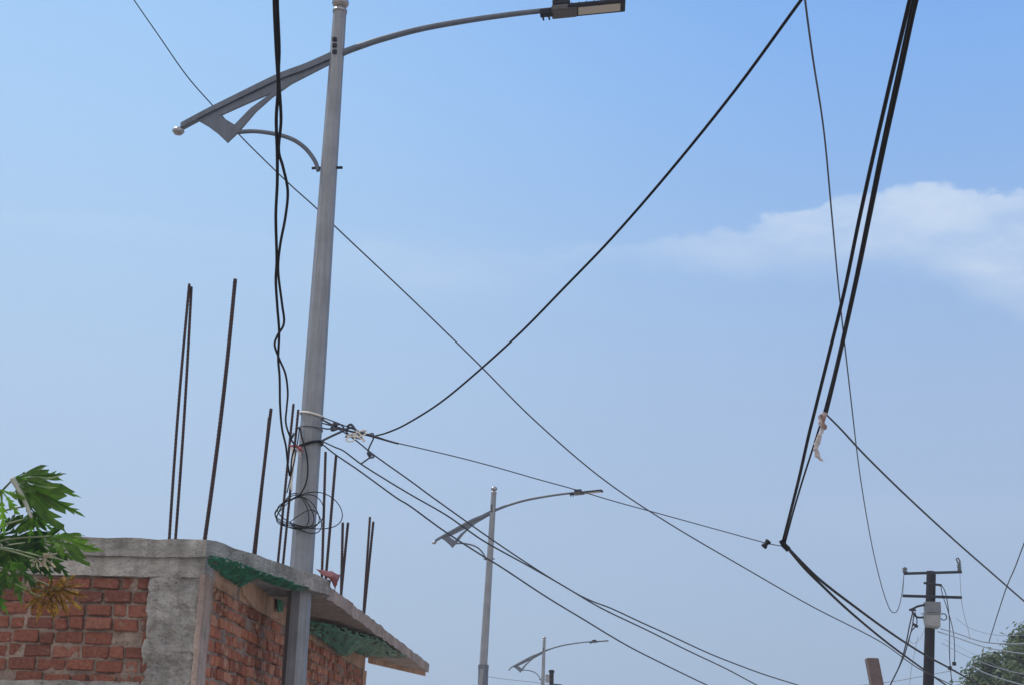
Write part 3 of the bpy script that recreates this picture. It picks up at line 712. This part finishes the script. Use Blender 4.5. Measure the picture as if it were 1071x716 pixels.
ux([([(984, 611), (988, 617), (991, 630), (993, 650), (993, 680), (994, 698), (996, 720), (996, 740)], 0.0122, -.2, -.3),
    ([(984, 612), (986, 622), (992, 640), (997, 660), (998.5, 680), (998, 694)], 0.0109, -.2, -.3)],
   'two drooping service wires hanging down right of the utility pole from its short bracket')
bm = BM()
for x, y in ((993.5, 698), (998, 693.5)): add_box(bm, U(x, y, -.3), (.1, .08, .1), bevel=.02)
tag(obj('cable_connector', bm, M_dark), 'pair of small black connectors at the foot of the drooping service wires', 'connector')
ux([([(1004, 598), (1004.5, 612), (1006, 630), (1009, 645), (1012, 655), (1014.5, 668)], 0.0061, -.17, .5)],
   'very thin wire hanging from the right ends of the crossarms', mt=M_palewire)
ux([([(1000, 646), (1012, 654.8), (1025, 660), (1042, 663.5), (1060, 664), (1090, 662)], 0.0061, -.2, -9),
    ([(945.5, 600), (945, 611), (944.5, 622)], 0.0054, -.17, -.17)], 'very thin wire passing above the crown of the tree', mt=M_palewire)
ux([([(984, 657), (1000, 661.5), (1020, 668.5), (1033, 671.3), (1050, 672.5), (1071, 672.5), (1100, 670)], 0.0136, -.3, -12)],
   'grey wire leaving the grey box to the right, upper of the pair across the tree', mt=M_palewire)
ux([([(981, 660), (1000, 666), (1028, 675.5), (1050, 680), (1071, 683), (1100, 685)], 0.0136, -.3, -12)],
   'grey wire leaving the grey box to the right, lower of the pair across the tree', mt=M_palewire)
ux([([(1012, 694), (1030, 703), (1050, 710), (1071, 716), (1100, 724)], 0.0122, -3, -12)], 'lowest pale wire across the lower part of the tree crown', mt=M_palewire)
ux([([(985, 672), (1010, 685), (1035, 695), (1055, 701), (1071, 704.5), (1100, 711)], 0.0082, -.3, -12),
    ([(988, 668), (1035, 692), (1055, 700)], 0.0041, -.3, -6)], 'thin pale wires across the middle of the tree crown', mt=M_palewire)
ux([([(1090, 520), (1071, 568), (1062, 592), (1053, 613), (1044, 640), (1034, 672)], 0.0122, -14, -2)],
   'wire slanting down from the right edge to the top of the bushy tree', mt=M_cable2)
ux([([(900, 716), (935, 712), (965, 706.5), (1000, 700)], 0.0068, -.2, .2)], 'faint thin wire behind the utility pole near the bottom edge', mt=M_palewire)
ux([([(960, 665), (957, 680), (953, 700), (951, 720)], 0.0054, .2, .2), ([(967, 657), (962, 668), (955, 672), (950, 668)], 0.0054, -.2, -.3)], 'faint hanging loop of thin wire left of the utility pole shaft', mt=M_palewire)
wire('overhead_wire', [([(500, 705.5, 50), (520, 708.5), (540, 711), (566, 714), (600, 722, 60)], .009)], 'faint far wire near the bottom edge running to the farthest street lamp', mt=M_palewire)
# leaning stub post
bm = BM(); a = onY(911.5, 688, 27); b = onY(917, 716, 27); d = b-a; b = a+d*(a.z/-d.z)
yv = Vector((0, .13, 0)); xv = Vector((.105, 0, 0))
va = [bm.verts.new(a+s) for s in (-xv-yv, xv-yv, xv+yv, -xv+yv)]; vb = [bm.verts.new(b+s*1.15) for s in (-xv-yv, xv-yv, xv+yv, -xv+yv)]
bm.faces.new(va); bm.faces.new(vb[::-1])
for k in range(4): bm.faces.new((va[k], vb[k], vb[(k+1) % 4], va[(k+1) % 4]))
bmesh.ops.bevel(bm, geom=bm.edges[:], offset=.012, segments=1, affect='EDGES')
tag(obj('post', bm, M_postw), 'leaning brown square post with a cut top, left of the utility pole', 'post')
# posts by the farthest lamp
bm = BM(); a = onY(577, 700, 58); add_box(bm, Vector((a.x, 58, a.z/2)), (.17, .17, a.z), bevel=.02)
add_box(bm, Vector((a.x, 58, a.z-.06)), (.22, .22, .08), bevel=.02)
tag(obj('post', bm, M_polew), 'short dark post standing just right of the farthest street lamp', 'post')
bm = BM(); a = onY(572.5, 709, 59); add_box(bm, a, (.15, .12, .32), bevel=.015)
add_tube(bm, [a+Vector((-.16, 0, .1)), a+Vector((.16, 0, .1))], .02, 6)
tag(obj('junction_box', bm, M_box), 'small grey box fixed between the farthest street lamp and the short dark post', 'box')
bm = BM(); a = onY(583, 714.5, 57); add_tube(bm, [onY(578, 715, 57), onY(588, 716, 57)], .03, 6); tag(obj('crossarm', bm, M_dark), 'dark bar stub to the right of the short dark post', 'bar')

# ------------------------------------------------------------------ papaya plant at the left edge
def leaf_bm(L, dirv, nrm, org, nl=8, droop=.5, fold=.25, shade=.5, span=2.45, wid=1.0, seed=1, ragged=0):
    rnd = random.Random(seed); bm = BM(); lay = bm.verts.layers.float.new('shade')
    dirv = dirv.normalized(); nrm = (nrm-dirv*nrm.dot(dirv)).normalized(); side = nrm.cross(dirv)
    for i in range(nl):
        f = (i/(nl-1))*2-1; ang = f*span
        l = L*(1-.42*abs(f)**1.6)*rnd.uniform(.9, 1.08); w = wid*rnd.uniform(.62, .85)
        shade_l = shade+rnd.uniform(-.3, .3)
        for sgn in (1, -1):
            pl = [(0, 0), (.3, 0), (.5, 0), (.7, 0), (.85, 0), (1, 0), (.93, .02), (.85, .022), (.89, .065), (.74, .026), (.80, .125), (.60, .03), (.66, .175), (.46, .034), (.50, .16), (.34, .034), (.34, .10), (.24, .03), (.08, .035)]
            vs = []
            for (t, s) in pl:
                tt = t*l; ss = s*l*w*sgn*(1+rnd.uniform(-.15, .15))
                x = tt*math.cos(ang)-ss*math.sin(ang); y = tt*math.sin(ang)+ss*math.cos(ang)
                r = math.hypot(x, y)/L
                z = -droop*L*r*r*(1+.3*math.sin(i*2.1+seed))+fold*abs(ss)*1.2-.02*L*math.sin(9*t+i)
                if ragged: z += ragged*L*noise.noise(Vector((x*30, y*30, seed))); x *= 1-.25*r; y *= 1-.25*r
                v = bm.verts.new(org+dirv*x+side*y+nrm*z); v[lay] = min(1, max(0, shade_l+rnd.uniform(-.15, .15))); vs.append(v)
            try: bm.faces.new(vs if sgn > 0 else vs[::-1])
            except ValueError: pass
    bmesh.ops.triangulate(bm, faces=bm.faces[:])
    return bm
YL = 8.2
pap = empty('papaya_plant', (onY(-55, 600, YL).x, YL, 0))
tag(pap, 'papaya plant with deeply lobed leaves before the brick wall at the left edge', 'plant')
trx = onY(-60, 600, YL).x
crown = Vector((trx, YL, onY(-50, 560, YL).z))
bm = BM(); add_tube(bm, [Vector((trx-.08, YL+.1, 0)), Vector((trx-.02, YL, 1.5)), crown], .07, 12, rfun=lambda t: .08-.04*t); obj('trunk', bm, M_bark, pap, True)
RX, UP, TO = rt2, up2, -fw     # image right, image up, towards the camera: used as plain world directions for aiming leaves
LV = [ # px, py, Y, length, aim(right,up,toward), normal(right,up,toward), material, droop, shade put into the leaf colour (low where shaded), seed
 (14, 500, 8.0, .51, (1, -.46, .1), (.1, .8, .6), M_leaf, .12, .5, 1, 0, .62, 5),
 (14, 500, 7.97, .34, (1, .02, .1), (.1, .75, .65), M_leaf, .12, .35, 21, 0, .6, 4),
 (2, 512, 7.9, .27, (-.25, -1, .1), (-.1, .1, 1), M_leaf, .1, 1.0, 2, 0, 1.5, 6),
 (34, 540, 8.05, .17, (.25, -1, .2), (.4, .3, .9), M_leaf, .2, .25, 3, 0, 1.4, 6),
 (30, 528, 8.05, .22, (1, -.75, .2), (.1, .6, .7), M_leaf, .2, .5, 23, 0, .6, 4),
 (10, 575, 8.05, .34, (.2, -1, .1), (-.2, .2, 1), M_leaf, .12, .05, 5, 0, 1.7, 9),
 (-4, 562, 8.15, .36, (1, -.05, .1), (0, .6, .8), M_leaf, .2, .1, 6, 0, 1.3, 8),
 (54, 560, 8.0, .34, (1, -.42, .1), (.2, .8, .6), M_leaf, .1, .7, 7, 0, .62, 4),
 (40, 566, 8.1, .27, (1, -.7, .1), (.1, .4, .9), M_leaf, .2, .15, 8, 0, 1.3, 8),
 (50, 618, 8.1, .22, (.3, -.9, .2), (.3, .3, .9), M_dry, .9, .4, 9, .3, 2.6, 9),
 (62, 616, 8.12, .20, (.7, -.6, .2), (.1, .3, 1), M_dry, .8, .6, 10, .35, 2.2, 9),
 (42, 624, 8.08, .16, (-.1, -1, .2), (.0, .1, 1), M_dry, .8, .25, 31, .35, 1.8, 7),
 (46, 582, 7.98, .10, (.9, -.3, .2), (.1, .3, .9), M_paledry, 1.3, .9, 11, .6, 1.9, 6),
 (38, 584, 7.97, .09, (.1, -.9, .2), (.1, .3, .9), M_paledry, 1.3, .8, 33, .6, 1.5, 5),
 (-20, 590, 8.3, .36, (.5, -.9, .1), (.1, .3, .9), M_leaf, .2, .2, 12, 0, 2.2, 9),
]
for px, py, Y, L, aim, nr, mt, dr, sh, sd, rg, sp, nl in LV:
    o_ = onY(px, py, Y); dv = RX*aim[0]+UP*aim[1]+TO*aim[2]; nv = RX*nr[0]+UP*nr[1]+TO*nr[2]
    lf = obj('leaf', leaf_bm(L, dv, nv, o_, nl, dr, .25, sh, sp, 1.0, sd, rg), mt, pap)
    bm = BM(); c = crown+Vector((0, 0, random.uniform(-.25, .05)))
    mid = (c+o_)/2+Vector((0, 0, .05)); add_tube(bm, catmull([c, mid, o_], 6), .008, 7, rfun=lambda t: .009-.004*t)
    obj('petiole', bm, M_petiole, lf, True)
# pale thick midrib seen on the top leaf
bm = BM(); add_tube(bm, catmull([onY(x, y, 7.93) for x, y in [(13, 500), (20, 512), (28, 528), (33, 541)]], 5), .012, 8, rfun=lambda t: .017-.008*t)
obj('leaf_stalk', bm, M_rib, pap, True)

# ------------------------------------------------------------------ tree at the bottom right
def tree(name, base, h, blobs, nleaf, ls, label, seed=3):
    rnd = random.Random(seed); root = empty(name, base); tag(root, label, 'tree')
    bm = BM(); top = base+Vector((0, 0, h*.6))
    add_tube(bm, catmull([base, base+Vector((.1, 0, h*.3)), top], 6), .25, 10, rfun=lambda t: .28-.16*t)
    for c, r in blobs:
        add_tube(bm, catmull([base+Vector((.05, 0, h*.35)), (top+c)/2-Vector((0, 0, .3)), c], 5), .06, 6, rfun=lambda t: .1-.075*t)
    obj('trunk', bm, M_bark, root, True)
    bm = BM(); lay = bm.verts.layers.float.new('shade'); tot = sum(r**2 for c, r in blobs)
    for c, r in blobs:
        n = int(nleaf*r*r/tot); cl = []
        for _ in range(max(8, int(26*r*r))):
            d = Vector((rnd.gauss(0, 1), rnd.gauss(0, 1), rnd.gauss(0, 1))).normalized(); cl.append(c+d*r*rnd.uniform(.65, 1.0))
        for _ in range(n):
            k = rnd.choice(cl); p = k+Vector((rnd.gauss(0, 1), rnd.gauss(0, 1), rnd.gauss(0, .75)))*.17*(.7+r*.25)
            s = ls*rnd.uniform(.6, 1.3)
            nm = (p-c).normalized()*.7+Vector((rnd.gauss(0, .6), rnd.gauss(0, .6), rnd.gauss(0, .6)+.5)); nm.normalize()
            a = nm.orthogonal().normalized(); a = Matrix.Rotation(rnd.uniform(0, 6.28), 3, nm) @ a; b = nm.cross(a)
            q = [p-a*s, p-b*s*.38+nm*s*.1, p+a*s-nm*s*.15, p+b*s*.38+nm*s*.1]
            vs = [bm.verts.new(v) for v in q]; sh = rnd.random()
            for v in vs: v[lay] = sh
            bm.faces.new(vs)
    obj('crown', bm, M_tree, root)
    return root
YT = 47
T = lambda x, y, dy=0: onY(x+5, y+5, YT+dy)
blobs = [(T(1071, 692), 1.1), (T(1050, 700, -.6), .95), (T(1035, 712), .9), (T(1022, 722, .3), .8), (T(1095, 690, .4), 1.5), (T(1075, 725, -.5), 1.5), (T(1048, 735), 1.3),
         (T(1120, 705), 1.8), (T(1100, 745), 2.0), (T(1150, 730), 1.8), (T(1042, 693, .5), .55), (T(1064, 676, .3), .5), (T(1025, 742, -.3), 1.1)]
tb = T(1095, 740); tree('leafy_tree', Vector((tb.x, YT, 0)), tb.z+1, blobs, 26000, .11, 'bushy green tree at the bottom right corner behind the utility pole wires')

# ------------------------------------------------------------------ haze
HZ = 0.0013
if HZ:
    hm = bpy.data.materials.new('haze'); hm.use_nodes = True; N = hm.node_tree.nodes; N.clear()
    out = N.new('ShaderNodeOutputMaterial'); v = N.new('ShaderNodeVolumePrincipled'); v.inputs['Density'].default_value = HZ
    v.inputs['Color'].default_value = (.82, .88, .95, 1); v.inputs['Anisotropy'].default_value = .2
    hm.node_tree.links.new(v.outputs[0], out.inputs['Volume'])
    bm = BM(); add_box(bm, Vector((0, 30, 11)), (120, 120, 24)); ho = tag(obj('haze', bm, hm), kind='stuff')

# ------------------------------------------------------------------ sun and sky
SUN_EL, SUN_AZ = 58, -62      # azimuth from +Y towards +X
sd = Vector((math.sin(R(SUN_AZ))*math.cos(R(SUN_EL)), math.cos(R(SUN_AZ))*math.cos(R(SUN_EL)), math.sin(R(SUN_EL))))
sl = bpy.data.lights.new('sun', 'SUN'); sl.energy = 3.6; sl.angle = R(.6); sl.color = (1, .95, .87)
so = bpy.data.objects.new('sun', sl); C.objects.link(so); so.rotation_euler = sd.to_track_quat('Z', 'Y').to_euler(); so.location = (-10, 0, 30)
w = bpy.data.worlds.new('World'); S.world = w; w.use_nodes = True
nt = w.node_tree; N = nt.nodes; L = nt.links; bg = N['Background']; STR = .1; bg.inputs['Strength'].default_value = STR
sky = N.new('ShaderNodeTexSky'); sky.sky_type = 'NISHITA'; sky.sun_disc = False
sky.sun_elevation = R(SUN_EL); sky.sun_rotation = R(SUN_AZ); sky.air_density = 1.3; sky.dust_density = 2.5; sky.ozone_density = 1.5
tc = N.new('ShaderNodeTexCoord'); sx = N.new('ShaderNodeSeparateXYZ'); L.new(tc.outputs['Generated'], sx.inputs[0])
def mth(op, a, b=None, c=None, clamp=False):
    n = N.new('ShaderNodeMath'); n.operation = op; n.use_clamp = clamp
    for i, v in enumerate((a, b, c)):
        if v is None: continue
        if isinstance(v, (int, float)): n.inputs[i].default_value = v
        else: L.new(v, n.inputs[i])
    return n.outputs[0]
def mrange(v, a, b, c=0, d=1, smooth=True):
    n = N.new('ShaderNodeMapRange'); n.interpolation_type = 'SMOOTHSTEP' if smooth else 'LINEAR'
    L.new(v, n.inputs['Value'])
    for k, x in zip(('From Min', 'From Max', 'To Min', 'To Max'), (a, b, c, d)):
        if isinstance(x, (int, float)): n.inputs[k].default_value = x
        else: L.new(x, n.inputs[k])
    return n.outputs['Result']
DEG = 180/math.pi
el = mth('MULTIPLY', mth('ARCSINE', sx.outputs['Z']), DEG)
az = mth('MULTIPLY', mth('ARCTAN2', sx.outputs['X'], sx.outputs['Y']), DEG)
def lin(c): return tuple((x/255/12.92 if x/255 <= .04045 else ((x/255+.055)/1.055)**2.4) for x in c)
def elramp(stops):
    n = N.new('ShaderNodeValToRGB'); L.new(mth('DIVIDE', el, 60, clamp=True), n.inputs['Fac']); e = n.color_ramp.elements
    n.color_ramp.interpolation = 'B_SPLINE' if len(stops) > 3 else 'LINEAR'
    while len(e) < len(stops): e.new(.5)
    for q, (d, c) in zip(e, stops): q.position = d/60; q.color = (*[x for x in lin(c)], 1)
    return n.outputs['Color']
#RAMP
left = elramp([(0, (166, 189, 219)), (5, (168, 190, 219)), (12, (176, 201, 233)), (20, (175, 209, 244)), (27, (164, 208, 253)), (33, (156, 204, 254)), (60, (110, 160, 225))])
right = elramp([(0, (158, 182, 214)), (5, (161, 184, 216)), (12, (168, 191, 225)), (20, (157, 191, 236)), (27, (132, 183, 247)), (33, (121, 175, 247)), (60, (90, 140, 215))])
mx = N.new('ShaderNodeMix'); mx.data_type = 'RGBA'; L.new(mrange(az, -22, 16), mx.inputs[0]); L.new(left, mx.inputs[6]); L.new(right, mx.inputs[7])
sc = N.new('ShaderNodeVectorMath'); sc.operation = 'SCALE'; L.new(mx.outputs[2], sc.inputs[0]); sc.inputs['Scale'].default_value = 1/STR
hz = N.new('ShaderNodeMix'); hz.data_type = 'RGBA'; hz.inputs[0].default_value = .85; L.new(sky.outputs[0], hz.inputs[6]); L.new(sc.outputs[0], hz.inputs[7])
# clouds, laid out by compass bearing and height above the horizon
def azel(px, py): v = ray(px, py).normalized(); return math.degrees(math.atan2(v.x, v.y)), math.degrees(math.asin(v.z))
nz = N.new('ShaderNodeTexNoise'); nz.inputs['Scale'].default_value = 22; nz.inputs['Detail'].default_value = 9; nz.inputs['Roughness'].default_value = .6
mpv = N.new('ShaderNodeMapping'); mpv.inputs['Scale'].default_value = (1, 1, 2.0); L.new(tc.outputs['Generated'], mpv.inputs[0]); L.new(mpv.outputs[0], nz.inputs['Vector'])
nz2 = N.new('ShaderNodeTexNoise'); nz2.inputs['Scale'].default_value = 7; nz2.inputs['Detail'].default_value = 7; nz2.inputs['Roughness'].default_value = .55
mp2 = N.new('ShaderNodeMapping'); mp2.inputs['Scale'].default_value = (1, 1, 3.2); L.new(tc.outputs['Generated'], mp2.inputs[0]); L.new(mp2.outputs[0], nz2.inputs['Vector'])
def azcurve(pts):
    a = [azel(*p) for p in pts]; a0, a1 = a[0][0], a[-1][0]; e0, e1 = 0, 40
    n = N.new('ShaderNodeFloatCurve'); cv = n.mapping.curves[0]
    P = [((x-a0)/(a1-a0), y/40) for x, y in a]
    while len(cv.points) < len(P): cv.points.new(.5, .5)
    for q, (x, y) in zip(cv.points, P): q.location = (x, y); q.handle_type = 'AUTO_CLAMPED'
    n.mapping.use_clip = False; n.mapping.update()
    L.new(mrange(az, a0, a1, 0, 1, False), n.inputs['Value'])
    return mth('MULTIPLY', n.outputs[0], 40)
topc = azcurve([(560, 262), (640, 252), (690, 246), (728, 240), (748, 231), (775, 233), (800, 222), (850, 217), (876, 197), (920, 197), (960, 194), (1000, 197), (1071, 197), (1200, 205)])
botc = azcurve([(560, 275), (640, 276), (720, 285), (800, 290), (870, 288), (930, 285), (980, 296), (1030, 320), (1071, 334), (1200, 370)])
nn = mth('SUBTRACT', nz.outputs['Fac'], .5)
etop = mth('SUBTRACT', mth('ADD', topc, mth('MULTIPLY', nn, 2.4)), el)      # >0 below the cloud top
ebot = mth('SUBTRACT', el, mth('ADD', botc, mth('MULTIPLY', nn, 2.2)))
m1 = mrange(etop, -.05, .38); m2 = mrange(ebot, -.5, 1.3)
side = mrange(az, azel(560, 260)[0], azel(900, 220)[0])
side2 = mrange(az, -30, 60, 1, 1)
dens = mth('MULTIPLY', mth('MULTIPLY', m1, m2), mrange(nz2.outputs['Fac'], .32, .66, .3, 1.0))
dens = mth('MULTIPLY', dens, mrange(nz.outputs['Fac'], .3, .7, .7, 1.15))
dens = mth('MULTIPLY', dens, mth('MULTIPLY_ADD', side, .34, .30))
# thin veil patches elsewhere
def veil(px, py, wa, we, amt):
    a0, e0 = azel(px, py)
    d = mth('ADD', mth('POWER', mth('DIVIDE', mth('SUBTRACT', az, a0), wa), 2), mth('POWER', mth('DIVIDE', mth('SUBTRACT', el, e0), we), 2))
    g = mth('EXPONENT', mth('MULTIPLY', d, -1))
    return mth('MULTIPLY', mth('MULTIPLY', g, mrange(nz2.outputs['Fac'], .3, .7, .2, 1)), amt)
v1 = veil(430, 280, 6, 1.2, .22); v2 = veil(960, 540, 5, .9, .12)
tot = mth('ADD', dens, mth('ADD', v1, v2), clamp=True)
cm = N.new('ShaderNodeMix'); cm.data_type = 'RGBA'; L.new(tot, cm.inputs[0]); L.new(hz.outputs[2], cm.inputs[6])
cc = lin((214, 228, 245)); cm.inputs[7].default_value = (cc[0]/STR, cc[1]/STR, cc[2]/STR, 1)
# added fill: unseen sky behind the camera brightened to light the shaded fronts
bk = mrange(sx.outputs['Y'], .25, -.6)
bk = mth('MULTIPLY', bk, mrange(sx.outputs['Z'], -.05, .05))
gl = N.new('ShaderNodeMix'); gl.data_type = 'RGBA'; L.new(bk, gl.inputs[0]); L.new(cm.outputs[2], gl.inputs[6])
gl.inputs[7].default_value = (1.22/STR, 1.2/STR, 1.22/STR, 1)
L.new(gl.outputs[2], bg.inputs['Color'])

# ------------------------------------------------------------------ render settings
S.render.engine = 'CYCLES'
S.view_settings.view_transform = 'Standard'; S.view_settings.look = 'None'; S.view_settings.exposure = 0; S.view_settings.gamma = 1
